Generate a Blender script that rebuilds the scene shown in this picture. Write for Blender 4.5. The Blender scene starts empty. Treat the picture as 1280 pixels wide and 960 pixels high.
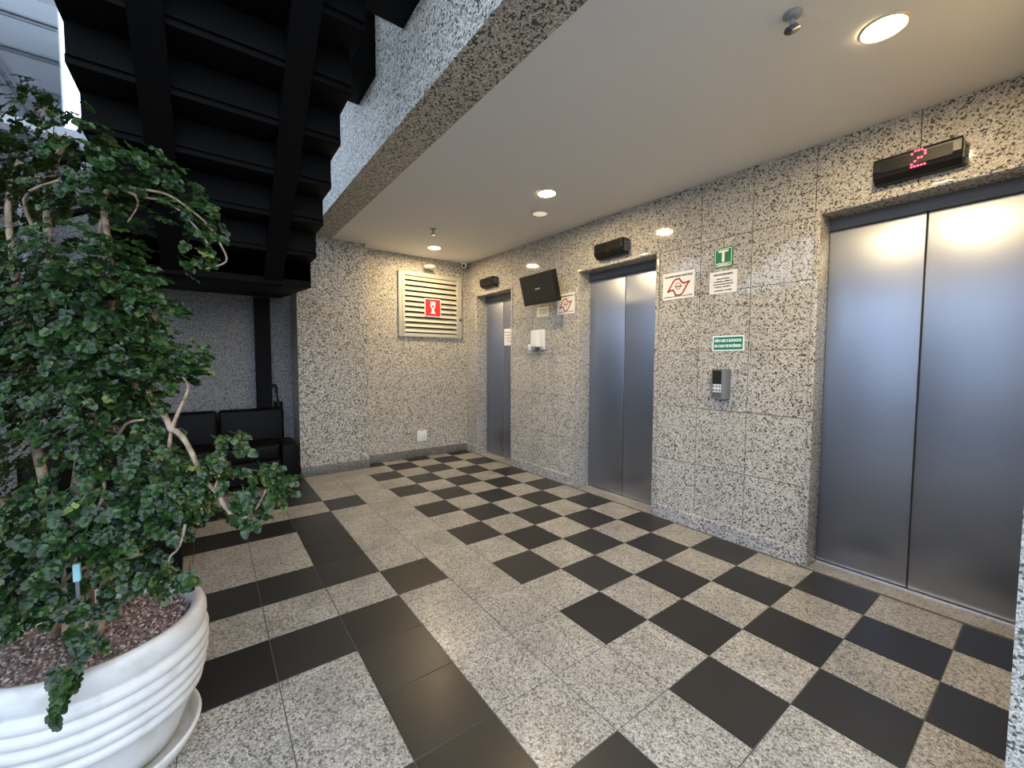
import bpy, bmesh, math, random
from mathutils import Vector, Matrix

random.seed(7)
S = 0.3                      # one floor tile is 0.3 m; all numbers below are in tiles, turned into metres on building
scene = bpy.context.scene
COL = scene.collection

# ------------------------------------------------------------------ camera
cam_data = bpy.data.cameras.new('camera')
cam_data.sensor_width = 36.0
cam_data.lens = 513.11 / 1280 * 36.0
cam_data.clip_start = 0.02
cam_data.clip_end = 200
camera = bpy.data.objects.new('camera', cam_data)
COL.objects.link(camera)
CAM = Vector((-6.802, 6.4862, 4.0899))
right = Vector((-0.593444, -0.804868, 0.003440))
up = Vector((0.045518, -0.029293, 0.998534))
fwd = Vector((0.803587, -0.592731, -0.054019))
camera.matrix_world = Matrix((
    (right.x, up.x, -fwd.x, CAM.x * S),
    (right.y, up.y, -fwd.y, CAM.y * S),
    (right.z, up.z, -fwd.z, CAM.z * S),
    (0, 0, 0, 1)))
scene.camera = camera

# ------------------------------------------------------------------ sky, exposure
scene.view_settings.view_transform = 'Standard'
scene.view_settings.look = 'None'
scene.view_settings.exposure = 0.0
scene.view_settings.gamma = 1.0
world = bpy.data.worlds.new('overcast_sky')
scene.world = world
world.use_nodes = True
wn = world.node_tree.nodes
wn['Background'].inputs['Color'].default_value = (0.66, 0.79, 1.0, 1)
wn['Background'].inputs['Strength'].default_value = 4.3
ANISO = 0.0
LAMP = 600.0                 # radiance of the ceiling lamps' diffusers

# ------------------------------------------------------------------ materials
def new_mat(name, col=(.5, .5, .5), rough=.5, metal=0.0, spec=.5, emit=None, strength=1.0):
    m = bpy.data.materials.new(name)
    m.use_nodes = True
    b = m.node_tree.nodes['Principled BSDF']
    b.inputs['Base Color'].default_value = (*col, 1)
    b.inputs['Roughness'].default_value = rough
    b.inputs['Metallic'].default_value = metal
    b.inputs['Specular IOR Level'].default_value = spec
    if emit:
        b.inputs['Emission Color'].default_value = (*emit, 1)
        b.inputs['Emission Strength'].default_value = strength
    return m

def nodes_of(m):
    return m.node_tree.nodes, m.node_tree.links, m.node_tree.nodes['Principled BSDF']

def ramp(n, stops, interp='LINEAR'):
    r = n.new('ShaderNodeValToRGB')
    r.color_ramp.interpolation = interp
    e = r.color_ramp.elements
    while len(e) < len(stops):
        e.new(0.5)
    for el, (p, c) in zip(e, stops):
        el.position = p
        el.color = (*c, 1)
    return r

def mix(n, l, kind, fac, a, b):
    x = n.new('ShaderNodeMix')
    x.data_type = 'RGBA'
    x.blend_type = kind
    if hasattr(fac, 'is_linked'):
        l.new(fac, x.inputs[0])
    else:
        x.inputs[0].default_value = fac
    for s, v in ((x.inputs[6], a), (x.inputs[7], b)):
        if hasattr(v, 'is_linked'):
            l.new(v, s)
        else:
            s.default_value = (*v, 1)
    return x.outputs[2]

def granite(name, stops, scale, rough, stain=.12, vary=.0, spec=.5, bump=0.0, dark=.15):
    m = new_mat(name, rough=rough, spec=spec)
    n, l, b = nodes_of(m)
    g = n.new('ShaderNodeNewGeometry')
    nz = n.new('ShaderNodeTexNoise'); nz.inputs['Scale'].default_value = scale * 1.3
    nz.inputs['Detail'].default_value = 1.0
    l.new(g.outputs['Position'], nz.inputs['Vector'])
    warp = n.new('ShaderNodeVectorMath'); warp.operation = 'MULTIPLY_ADD'
    l.new(nz.outputs['Color'], warp.inputs[0])
    warp.inputs[1].default_value = (.35 / scale,) * 3
    l.new(g.outputs['Position'], warp.inputs[2])
    v1 = n.new('ShaderNodeTexVoronoi'); v1.inputs['Scale'].default_value = scale
    v2 = n.new('ShaderNodeTexVoronoi'); v2.inputs['Scale'].default_value = scale * 2.1
    for v in (v1, v2):
        l.new(warp.outputs[0], v.inputs['Vector'])
    s1 = n.new('ShaderNodeSeparateColor'); l.new(v1.outputs['Color'], s1.inputs[0])
    s2 = n.new('ShaderNodeSeparateColor'); l.new(v2.outputs['Color'], s2.inputs[0])
    r1 = ramp(n, stops, 'CONSTANT'); l.new(s1.outputs[0], r1.inputs[0])
    r2 = ramp(n, stops, 'CONSTANT'); l.new(s2.outputs[1], r2.inputs[0])
    mk = ramp(n, [(0, (1, 1, 1)), (dark, (0, 0, 0))], 'CONSTANT'); l.new(s1.outputs[0], mk.inputs[0])
    c = mix(n, l, 'MIX', .35, r2.outputs[0], r1.outputs[0])
    c = mix(n, l, 'MIX', mk.outputs[0], c, stops[0][1])
    big = n.new('ShaderNodeTexNoise'); big.inputs['Scale'].default_value = 5.0
    big.inputs['Detail'].default_value = 5.0
    l.new(g.outputs['Position'], big.inputs['Vector'])
    rb = ramp(n, [(.3, (1 - stain * 2,) * 3), (.65, (1, 1, 1))]); l.new(big.outputs['Fac'], rb.inputs[0])
    c = mix(n, l, 'MULTIPLY', 1.0, c, rb.outputs[0])
    if vary:
        oi = n.new('ShaderNodeObjectInfo')
        rv = ramp(n, [(0, (1 - vary,) * 3), (1, (1, 1, 1))]); l.new(oi.outputs['Random'], rv.inputs[0])
        c = mix(n, l, 'MULTIPLY', 1.0, c, rv.outputs[0])
    l.new(c, b.inputs['Base Color'])
    if bump:
        bp = n.new('ShaderNodeBump'); bp.inputs['Strength'].default_value = bump
        bp.inputs['Distance'].default_value = .002
        l.new(big.outputs['Fac'], bp.inputs['Height'])
        l.new(bp.outputs[0], b.inputs['Normal'])
    return m

M = {}
M['wall_granite'] = granite('polished_grey_granite',
    [(0, (.10, .092, .08)), (.06, (.25, .228, .19)), (.34, (.46, .43, .375)), (.60, (.72, .69, .62))], 135, .07, .05, .06, dark=.17)
M['rough_granite'] = granite('flamed_grey_granite',
    [(0, (.07, .065, .055)), (.06, (.20, .185, .15)), (.36, (.46, .425, .36)), (.64, (.80, .76, .67))], 105, .55, .04, dark=.2)
M['shaded_granite'] = granite('shaded_grey_granite',  # grey granite darkened, the dimness under the stairs put into its colour
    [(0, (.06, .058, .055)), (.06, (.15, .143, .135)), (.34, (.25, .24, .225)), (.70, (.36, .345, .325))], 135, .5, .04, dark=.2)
M['base_granite'] = granite('skirting_granite',
    [(0, (.05, .047, .04)), (.3, (.15, .14, .12)), (.6, (.26, .245, .22)), (.85, (.36, .34, .31))], 130, .4, .08)
M['floor_light'] = granite('pale_floor_granite',
    [(0, (.16, .155, .14)), (.05, (.17, .162, .143)), (.30, (.35, .332, .295)), (.60, (.63, .60, .54))], 140, .30, .14, .10, bump=.05, dark=.13)
M['threshold'] = granite('threshold_granite',
    [(0, (.17, .155, .135)), (.10, (.34, .31, .275)), (.42, (.46, .43, .385)), (.75, (.58, .55, .50))], 185, .35, .14)
M['plinth_granite'] = granite('pale_plinth_granite',
    [(0, (.10, .10, .10)), (.2, (.34, .33, .31)), (.45, (.52, .50, .47)), (.75, (.70, .68, .64))], 120, .12, .08)

def floor_dark():
    m = new_mat('black_floor_granite', (.018, .017, .017), .27, spec=.32)
    n, l, b = nodes_of(m)
    g = n.new('ShaderNodeNewGeometry')
    nz = n.new('ShaderNodeTexNoise'); nz.inputs['Scale'].default_value = 9; nz.inputs['Detail'].default_value = 8
    l.new(g.outputs['Position'], nz.inputs['Vector'])
    r = ramp(n, [(.2, (.30,) * 3), (.8, (.36,) * 3)]); l.new(nz.outputs['Fac'], r.inputs[0])
    l.new(r.outputs[0], b.inputs['Roughness'])
    oi = n.new('ShaderNodeObjectInfo')
    rv = ramp(n, [(0, (.020, .0193, .0185)), (1, (.034, .0325, .031))]); l.new(oi.outputs['Random'], rv.inputs[0])
    l.new(rv.outputs[0], b.inputs['Base Color'])
    return m
M['floor_dark'] = floor_dark()
M['grout'] = new_mat('grout', (.105, .10, .09), .8)
M['joint'] = new_mat('dark_joint', (.13, .12, .10), .8)
M['ceiling'] = new_mat('painted_plaster', (.84, .83, .80), .75)
M['white'] = new_mat('white_plastic', (.80, .79, .76), .35)
M['grey_plastic'] = new_mat('grey_plastic', (.10, .105, .11), .4)
M['midgrey'] = new_mat('mid_grey_plastic', (.17, .175, .185), .4)
M['lightgrey'] = new_mat('light_grey_plastic', (.33, .34, .36), .4)
M['black_plastic'] = new_mat('black_plastic', (.011, .011, .012), .35, spec=.25)
M['screen'] = new_mat('dark_screen', (.022, .024, .021), .22)
M['lens'] = new_mat('black_glass', (.010, .010, .010), .4, spec=.12)
M['paper'] = new_mat('paper', (.86, .85, .80), .6)
M['cream_paper'] = new_mat('cream_paper', (.84, .78, .58), .6)
M['ink'] = new_mat('dark_ink', (.05, .05, .055), .6)
M['red_ink'] = new_mat('red_ink', (.50, .025, .03), .6)
M['sign_green'] = new_mat('green_sign_plastic', (.0, .19, .085), .4)
M['sign_teal'] = new_mat('teal_green_sign_plastic', (.0, .20, .13), .4)
M['sign_red'] = new_mat('red_sign_plastic', (.68, .03, .04), .4)
M['sign_pale'] = new_mat('pale_sign_print', (.85, .90, .74), .45)
M['sign_white'] = new_mat('white_sign_print', (.85, .92, .90), .45)
M['louver'] = new_mat('cream_painted_metal', (.53, .51, .42), .35)
M['chrome'] = new_mat('bright_metal', (.85, .85, .85), .4, 1.0)
M['lamp_rim'] = new_mat('lamp_rim', (.70, .62, .48), .35)
M['led_off'] = new_mat('unlit_dot', (.03, .012, .012), .4)
M['led_red'] = new_mat('red_dot', (.5, .02, .05), .4, emit=(1, .03, .10), strength=5)
M['lamp_on'] = new_mat('warm_lamp_diffuser', (.9, .85, .7), .5, emit=(1, .75, .42), strength=LAMP)
M['lamp_dim'] = new_mat('dim_lamp_diffuser', (.85, .80, .66), .5, emit=(1, .90, .66), strength=.55)
M['dark_steel'] = new_mat('black_painted_steel', (.003, .003, .003), .6, spec=.12)
M['dark_slab'] = new_mat('black_stair_plate', (.0022, .0021, .002), .65, spec=.1)
M['leather'] = new_mat('black_leatherette', (.002, .002, .0022), .5, spec=.14)
M['cyan'] = new_mat('pale_cyan_plastic', (.42, .80, .82), .4)
M['cladding'] = new_mat('pale_grey_cladding', (.18, .185, .195), .5)
M['cladding_line'] = new_mat('grey_cladding_rib', (.12, .13, .15), .5)
M['ledge'] = new_mat('white_ledge', (.85, .85, .85), .5)
M['render'] = new_mat('dark_render', (.10, .10, .10), .7)
M['paving'] = new_mat('street_paving', (.22, .22, .22), .8)
M['frame'] = new_mat('dark_window_frame', (.03, .032, .035), .4)

def steel():
    m = new_mat('brushed_steel', (.345, .375, .445), .3, 1.0)
    n, l, b = nodes_of(m)
    g = n.new('ShaderNodeNewGeometry')
    mp = n.new('ShaderNodeMapping'); mp.inputs['Scale'].default_value = (900, 900, 3)
    l.new(g.outputs['Position'], mp.inputs[0])
    nz = n.new('ShaderNodeTexNoise'); nz.inputs['Scale'].default_value = 1.0; nz.inputs['Detail'].default_value = 3
    l.new(mp.outputs[0], nz.inputs['Vector'])
    r = ramp(n, [(.3, (.41,) * 3), (.7, (.44,) * 3)]); l.new(nz.outputs['Fac'], r.inputs[0])
    l.new(r.outputs[0], b.inputs['Roughness'])
    tg = n.new('ShaderNodeTangent'); tg.direction_type = 'RADIAL'; tg.axis = 'Z'
    l.new(tg.outputs[0], b.inputs['Tangent'])
    b.inputs['Anisotropic'].default_value = .75
    b.inputs['Anisotropic Rotation'].default_value = ANISO
    return m
M['steel'] = steel()

def glass():
    m = bpy.data.materials.new('window_glass'); m.use_nodes = True
    n, l = m.node_tree.nodes, m.node_tree.links
    n.remove(n['Principled BSDF'])
    t = n.new('ShaderNodeBsdfTransparent'); t.inputs[0].default_value = (.93, .95, .96, 1)
    g = n.new('ShaderNodeBsdfGlossy'); g.inputs['Roughness'].default_value = .02
    f = n.new('ShaderNodeFresnel'); f.inputs[0].default_value = 1.45
    x = n.new('ShaderNodeMixShader')
    l.new(f.outputs[0], x.inputs[0]); l.new(t.outputs[0], x.inputs[1]); l.new(g.outputs[0], x.inputs[2])
    l.new(x.outputs[0], n['Material Output'].inputs[0])
    return m
M['glass'] = glass()

def pot_paint():
    m = new_mat('white_pot_paint', (.74, .73, .70), .38)
    n, l, b = nodes_of(m)
    g = n.new('ShaderNodeNewGeometry')
    nz = n.new('ShaderNodeTexNoise'); nz.inputs['Scale'].default_value = 14; nz.inputs['Detail'].default_value = 8
    l.new(g.outputs['Position'], nz.inputs['Vector'])
    r = ramp(n, [(.33, (.54, .52, .47)), (.5, (.64, .63, .605))]); l.new(nz.outputs['Fac'], r.inputs[0])
    l.new(r.outputs[0], b.inputs['Base Color'])
    bp = n.new('ShaderNodeBump'); bp.inputs['Strength'].default_value = .25; bp.inputs['Distance'].default_value = .006
    l.new(nz.outputs['Fac'], bp.inputs['Height']); l.new(bp.outputs[0], b.inputs['Normal'])
    return m
M['pot'] = pot_paint()

def island_mat(name, stops, rough, spec=.5, trans=0.0):
    m = new_mat(name, rough=rough, spec=spec)
    n, l, b = nodes_of(m)
    g = n.new('ShaderNodeNewGeometry')
    oi = n.new('ShaderNodeObjectInfo')
    ad = n.new('ShaderNodeMath'); ad.operation = 'ADD'
    l.new(g.outputs['Random Per Island'], ad.inputs[0]); l.new(oi.outputs['Random'], ad.inputs[1])
    fr = n.new('ShaderNodeMath'); fr.operation = 'FRACT'; l.new(ad.outputs[0], fr.inputs[0])
    r = ramp(n, stops); l.new(fr.outputs[0], r.inputs[0])
    l.new(r.outputs[0], b.inputs['Base Color'])
    if trans:
        tr = n.new('ShaderNodeBsdfTranslucent'); l.new(r.outputs[0], tr.inputs[0])
        x = n.new('ShaderNodeMixShader'); x.inputs[0].default_value = trans
        l.new(b.outputs[0], x.inputs[1]); l.new(tr.outputs[0], x.inputs[2])
        l.new(x.outputs[0], n['Material Output'].inputs[0])
    return m
M['gravel'] = island_mat('brown_gravel', [(0, (.12, .075, .065)), (.4, (.27, .19, .17)), (.75, (.42, .33, .30)), (1, (.68, .60, .56))], .7)
M['leaf'] = island_mat('glossy_leaf', [(0, (.008, .022, .006)), (.5, (.018, .047, .010)), (.86, (.036, .080, .016)), (1, (.075, .10, .026))], .30, .42, .18)
M['young_leaf'] = island_mat('young_leaf', [(0, (.16, .22, .05)), (1, (.28, .32, .08))], .35, .5, .3)

def bark():
    m = new_mat('pale_bark', rough=.8)
    n, l, b = nodes_of(m)
    g = n.new('ShaderNodeNewGeometry')
    nz = n.new('ShaderNodeTexNoise'); nz.inputs['Scale'].default_value = 40; nz.inputs['Detail'].default_value = 6
    l.new(g.outputs['Position'], nz.inputs['Vector'])
    r = ramp(n, [(.35, (.20, .14, .09)), (.62, (.42, .31, .21))]); l.new(nz.outputs['Fac'], r.inputs[0])
    l.new(r.outputs[0], b.inputs['Base Color'])
    return m
M['bark'] = bark()

# ------------------------------------------------------------------ building helpers
ORG = {}                     # world origin (in tiles) of every thing, so that parts can be given in room coordinates

def link(name, me, mat, parent=None, smooth=False):
    o = bpy.data.objects.new(name, me)
    COL.objects.link(o)
    if mat and not me.materials:
        me.materials.append(mat)
    if smooth:
        for p in me.polygons:
            p.use_smooth = True
    if parent:
        o.parent = parent
        ORG[o.name] = ORG[parent.name]
    else:
        ORG[o.name] = Vector((0, 0, 0))
    return o

def mesh(name, verts, faces, mat, parent=None, smooth=False, rel=False):
    org = ORG[parent.name] if parent and not rel else Vector((0, 0, 0))
    me = bpy.data.meshes.new(name)
    me.from_pydata([tuple((Vector(v) - org) * S) for v in verts], [], faces)
    bm = bmesh.new(); bm.from_mesh(me)
    bmesh.ops.recalc_face_normals(bm, faces=bm.faces)
    bm.to_mesh(me); bm.free()
    return link(name, me, mat, parent, smooth)

BF = [(0, 1, 3, 2), (4, 6, 7, 5), (0, 4, 5, 1), (2, 3, 7, 6), (0, 2, 6, 4), (1, 5, 7, 3)]
def boxv(x0, x1, y0, y1, z0, z1):
    x0, x1 = min(x0, x1), max(x0, x1); y0, y1 = min(y0, y1), max(y0, y1)
    zf = z1 if callable(z1) else (lambda x: z1)
    zb = z0 if callable(z0) else (lambda x: z0)
    return [(x, y, (zf if k else zb)(x)) for x in (x0, x1) for y in (y0, y1) for k in (0, 1)]

def boxes(name, bl, mat, parent=None, bevel=0.0, seg=2):
    V, F = [], []
    for b in bl:
        k = len(V)
        V += boxv(*b)
        F += [tuple(i + k for i in f) for f in BF]
    o = mesh(name, V, F, mat, parent)
    if bevel:
        md = o.modifiers.new('bevel', 'BEVEL'); md.width = bevel * S; md.segments = seg; md.limit_method = 'ANGLE'
        for p in o.data.polygons:
            p.use_smooth = True
    return o

def box(name, x0, x1, y0, y1, z0, z1, mat, parent=None, bevel=0.0, seg=2):
    return boxes(name, [(x0, x1, y0, y1, z0, z1)], mat, parent, bevel, seg)

def lathe(name, c, prof, mat, parent=None, n=48, axis='z', smooth=True, closed=False):
    V, F = [], []
    m = len(prof)
    for i in range(n):
        a = 2 * math.pi * i / n
        for r, h in prof:
            p = (r * math.cos(a), r * math.sin(a), h)
            if axis == 'y':
                p = (p[0], p[2], p[1])
            elif axis == 'x':
                p = (p[2], p[0], p[1])
            V.append((c[0] + p[0], c[1] + p[1], c[2] + p[2]))
    for i in range(n):
        j = (i + 1) % n
        for k in range(m - 1 + (1 if closed else 0)):
            k2 = (k + 1) % m
            F.append((i * m + k, j * m + k, j * m + k2, i * m + k2))
    if not closed:
        if prof[0][0] > 1e-4:
            F.append(tuple(i * m for i in range(n)))
        if prof[-1][0] > 1e-4:
            F.append(tuple(i * m + m - 1 for i in range(n)))
    return mesh(name, V, F, mat, parent, smooth)

def tube(name, pts, r0, r1, mat, parent=None, n=7):
    pts = [Vector(p) for p in pts]
    # Catmull-Rom refinement for smooth bends
    P = []
    for i in range(len(pts) - 1):
        a, b, c, d = pts[max(i - 1, 0)], pts[i], pts[i + 1], pts[min(i + 2, len(pts) - 1)]
        for k in range(4):
            t = k / 4
            P.append(.5 * ((2 * b) + (c - a) * t + (2 * a - 5 * b + 4 * c - d) * t * t + (3 * b - a - 3 * c + d) * t ** 3))
    P.append(pts[-1])
    V, F = [], []
    ref = Vector((.31, .47, .83))
    for i, p in enumerate(P):
        d = (P[min(i + 1, len(P) - 1)] - P[max(i - 1, 0)]).normalized()
        u = d.cross(ref).normalized(); w = d.cross(u)
        r = r0 + (r1 - r0) * i / (len(P) - 1)
        for k in range(n):
            a = 2 * math.pi * k / n
            V.append(p + (u * math.cos(a) + w * math.sin(a)) * r)
    for i in range(len(P) - 1):
        for k in range(n):
            F.append((i * n + k, i * n + (k + 1) % n, (i + 1) * n + (k + 1) % n, (i + 1) * n + k))
    F.append(tuple(range(n))); F.append(tuple(range((len(P) - 1) * n, len(P) * n)))
    return mesh(name, V, F, mat, parent, True)

def extrude(name, prof, axis, a0, a1, mat, parent=None, smooth=False):
    """a flat outline swept along one axis: x takes (y, z) outlines, y takes (x, z), z takes (x, y)"""
    def P(u, v, t):
        return {'x': (t, u, v), 'y': (u, t, v), 'z': (u, v, t)}[axis]
    n = len(prof)
    V = [P(u, v, a0) for u, v in prof] + [P(u, v, a1) for u, v in prof]
    F = [tuple(range(n)), tuple(range(2 * n - 1, n - 1, -1))] + [(i, (i + 1) % n, n + (i + 1) % n, n + i) for i in range(n)]
    return mesh(name, V, F, mat, parent, smooth)

def thing(name, label, cat, at, group=None):
    o = bpy.data.objects.new(name, None)
    o.empty_display_size = .05
    COL.objects.link(o)
    o.location = Vector(at) * S
    o['label'] = label; o['category'] = cat
    if group:
        o['group'] = group
    ORG[o.name] = Vector(at)
    return o

def tag(o, label, cat, group=None):
    o['label'] = label; o['category'] = cat
    if group:
        o['group'] = group
    return o

def struct(o):
    o['kind'] = 'structure'
    return o

def text(name, s, size, at, mat, parent, face='y+', thick=.004, align='CENTER', width=None, bold=0.0):
    """raised lettering; face y+ reads from the lobby side of the lift wall, x- from the front of the back wall"""
    cu = bpy.data.curves.new(name, 'FONT')
    cu.body = s; cu.size = size * S; cu.align_x = align; cu.align_y = 'CENTER'
    cu.extrude = thick * S; cu.offset = bold * S; cu.resolution_u = 3
    t = bpy.data.objects.new(name, cu)
    COL.objects.link(t)
    dg = bpy.context.evaluated_depsgraph_get()
    me = bpy.data.meshes.new_from_object(t.evaluated_get(dg))
    bpy.data.objects.remove(t); bpy.data.curves.remove(cu)
    xs = [v.co.x for v in me.vertices]
    sx = 1.0
    if width and xs:
        sx = width * S / (max(xs) - min(xs))
    org = ORG[parent.name] * S
    P = Vector(at) * S
    for v in me.vertices:
        x, y, z = v.co.x * sx, v.co.y, v.co.z
        if face == 'y+':
            v.co = P + Vector((-x, z, y)) - org
        else:
            v.co = P + Vector((-z, -x, y)) - org
    me.materials.clear()
    return link(name, me, mat, parent)

# ================================================================== the setting
W, D, B, XL = -3.03, -3.55, 9.6, 10.4        # lift wall, lift doors, back wall, wall under the stairs
AV = 0.98173                                  # tiles are a hair narrower across than along
def ceil(x):
    return 8.33 + .0165 * x

# ---- floor: bedding slab with every tile laid on it
floor = struct(box('floor', -15, 13.2, -3.6, 16, -.5, -.007, M['grout']))
TILE = {}
def tile_mesh(x0, x1, y0, y1):
    g = .006
    w, h, t = x1 - x0 - 2 * g, y1 - y0 - 2 * g, .007
    e = .004
    V = [(0, 0, -t), (w, 0, -t), (w, h, -t), (0, h, -t), (0, 0, -e), (w, 0, -e), (w, h, -e), (0, h, -e),
         (e, e, 0), (w - e, e, 0), (w - e, h - e, 0), (e, h - e, 0)]
    F = [(0, 1, 5, 4), (1, 2, 6, 5), (2, 3, 7, 6), (3, 0, 4, 7), (4, 5, 9, 8), (5, 6, 10, 9), (6, 7, 11, 10), (7, 4, 8, 11), (8, 9, 10, 11)]
    return V, F, (x0 + g, y0 + g)
def is_dark(u, v):
    if v <= 1:
        return (u + v) % 2 == 1
    m = u % 5
    if v == 2:
        return False
    if v == 3:
        return m == 4
    if v == 4:
        return m != 4
    return m in (0, 3)
far = {0: ([], []), 1: ([], [])}
for u in range(-10, 13):
    for v in range(-4, 16):
        x0, x1, y0, y1 = -(u + 1), -u, v * AV, (v + 1) * AV
        if v == -4:
            continue
        y0 = max(y0, W + .02) if v == -3 else y0
        if x1 > B and v < 4:
            x1 = min(x1, B - .02)
        if u == -10 and v < 2:
            x1 = B - .02
        dark = is_dark(u, v)
        V, F, (ox, oy) = tile_mesh(x0, x1, y0, y1)
        if -10 <= u <= 6 and v <= 8:
            key = (dark, round(x1 - x0, 3), round(y1 - y0, 3))
            if key not in TILE:
                me = bpy.data.meshes.new('floor_tile')
                me.from_pydata([(a * S, b * S, c * S) for a, b, c in V], [], F)
                me.materials.append(M['floor_dark' if dark else 'floor_light'])
                TILE[key] = me
            o = bpy.data.objects.new('floor_tile', TILE[key])
            COL.objects.link(o)
            o.parent = floor
            o.location = (ox * S, oy * S, 0)
        else:
            fv, ff = far[int(dark)]
            k = len(fv)
            fv += [(a + ox, b + oy, c) for a, b, c in V]
            ff += [tuple(i + k for i in f) for f in F]
for d in (0, 1):
    o = mesh('floor_tiles', far[d][0], far[d][1], M['floor_dark' if d else 'floor_light'], floor)
    o['kind'] = 'stuff'

struct(box('ground', -120, 120, -60, 140, -1.2, -.55, M['paving']))

# ---- ceiling over the lifts, clad edge of the upper floor, added roof over the stairwell
struct(boxes('ceiling', [(-9.5, B + .3, W - 1.2, 2.84, ceil, 9.4)], M['ceiling']))
edge = struct(boxes('trim_1', [(-9.5, 9.06, 2.84, 3.62, lambda x: ceil(x) - .01, 15.5)], M['rough_granite']))
struct(box('ceiling_blocker', -9.5, 13.2, 2.84, 14.2, 15.5, 16, M['ceiling']))  # unseen roof, added to limit the daylight from above

# ---- lift wall: core, granite slabs, plinth
DOORS = [(-6.62, -3.86), (-.27, 2.53), (6.16, 8.72)]           # from the near lift to the far lift
HEAD = 6.92
core = [(-9.5, -6.73), (-3.75, -.38), (2.64, 6.05), (8.83, B + .3)]
wall = struct(boxes('wall_right', [(a, b, -4.2, W - .06, -.02, lambda x: ceil(x) + .2) for a, b in core] +
                   
                    [(a, b, -4.2, W - .06, HEAD + .1, lambda x: ceil(x) + .2) for a, b in [(p - .11, q + .11) for p, q in DOORS]], M['joint']))
ROWS = [.36, 1.6, 2.98, 4.36, 5.72, HEAD]
def slab(x0, x1, z0, z1):
    g = .006
    return boxes('wall_panel', [(x0 + g, x1 - g, W - .06, W, (z0 + g if not callable(z0) else z0), (z1 - g if not callable(z1) else z1))],
                 M['wall_granite'], wall)
for segx in ([-9.5, -8, -6.72], [-3.76, -2.62, -1.47, -.37], [2.63, 3.68, 4.84, 6.06], [8.82, B]):
    for a, b in zip(segx, segx[1:]):
        for c, d in zip(ROWS, ROWS[1:]):
            slab(a, b, c, d)
top = lambda x: ceil(x) - .005
for xs in ([-9.5, -8, -6.72, -5.19, -3.76, -2.62, -1.47, -.32, 2.57, 3.68, 4.84, 6.1, 8.78, B],):
    for a, b in zip(xs, xs[1:]):
        slab(a, b, HEAD if not any(a < (p + q) / 2 < b or abs(a - (p + q) / 2) < .1 or abs(b - (p + q) / 2) < .1 for p, q in DOORS) else HEAD + .09, top)
for i, (a, b) in enumerate([(-9.5, -6.72), (-3.76, -.37), (2.63, 6.06), (8.82, B)]):
    V = [(x, y, z) for x in (a, b) for y, z in ((W - .06, 0), (W + .035, 0), (W + .035, .31), (W, .36), (W - .06, .36))]
    F = [(0, 1, 2, 3, 4), (5, 6, 7, 8, 9)] + [(k, (k + 1) % 5, 5 + (k + 1) % 5, 5 + k) for k in range(5)]
    struct(mesh('baseboard_right' if i == 0 else 'baseboard_right_%d' % (i + 1), V, F, M['plinth_granite']))

# ---- lift doors
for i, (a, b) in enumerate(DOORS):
    mid = (a + b) / 2
    d = struct(box('door_%d' % (i + 1), a, b, D - .5, D - .12, -.02, HEAD + .1, M['joint']))
    for x0, x1 in ((a - .10, a), (b, b + .10)):
        box('jamb', x0, x1, D - .14, W + .03, 0, HEAD + .09, M['base_granite' if False else 'wall_granite'], d, .012)
    box('lintel', a, b, D - .14, W + .03, HEAD, HEAD + .09, M['wall_granite'], d, .012)
    for x0, x1 in ((a, mid - .012), (mid + .012, b)):
        box('door_panel', x0, x1, D - .1, D, .035, HEAD - .02, M['steel'], d, .008)
    box('door_shade_strip', a, b, D, D + .05, 6.70, HEAD, M['grey_plastic'], d)  # dark strip standing in for the lintel's shadow on the door top
    box('sill_strip', a, b, D - .1, D + .06, -.02, .022, M['chrome'], d)
    box('threshold', a, b, D + .06, W + .015, -.006, .002, M['threshold'], d)
    # key switch in the left jamb
    lathe('key_switch', (b + .0, D + .28, 4.0), [(.035, 0), (.035, .02), (.0, .022)], M['black_plastic'], d, 12, 'x')
    box('key_plate', b - .006, b, D + .22, D + .34, 3.9, 4.1, M['lightgrey'], d)

# ---- back wall, column, wall under the stairs
back = struct(boxes('wall_back', [(B, B + .8, -4.2, 1.62, -.02, lambda x: ceil(x) + .2)], M['rough_granite']))
struct(box('baseboard_back', B - .05, B, W, 1.62, 0, .34, M['base_granite'], None, .01))
struct(box('wall_column', 9.05, XL + .5, 1.62, 4.0, -.02, 15.5, M['rough_granite']))
struct(boxes('baseboard_column', [(8.98, 9.05, 1.62, 4.0, 0, .34)], M['base_granite'], None, .01))
struct(box('wall_back_left', XL, XL + .5, 4.0, 14.2, -.02, 9.3, M['shaded_granite']))

# high window over the wall under the stairs
win = struct(boxes('window_1', [(XL + .05, XL + .3, 4.0, 14.2, 9.3, 9.5), (XL + .05, XL + .3, 4.0, 14.2, 15.3, 15.5)], M['frame']))
for y in (4.06, 7.5, 14.0):
    box('mullion', XL + .08, XL + .25, y, y + .14, 9.5, 15.3, M['frame'], win)
for y0, y1 in ((4.2, 7.5), (7.64, 14.0)):
    box('pane', XL + .15, XL + .17, y0, y1, 9.5, 15.3, M['glass'], win)

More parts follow.
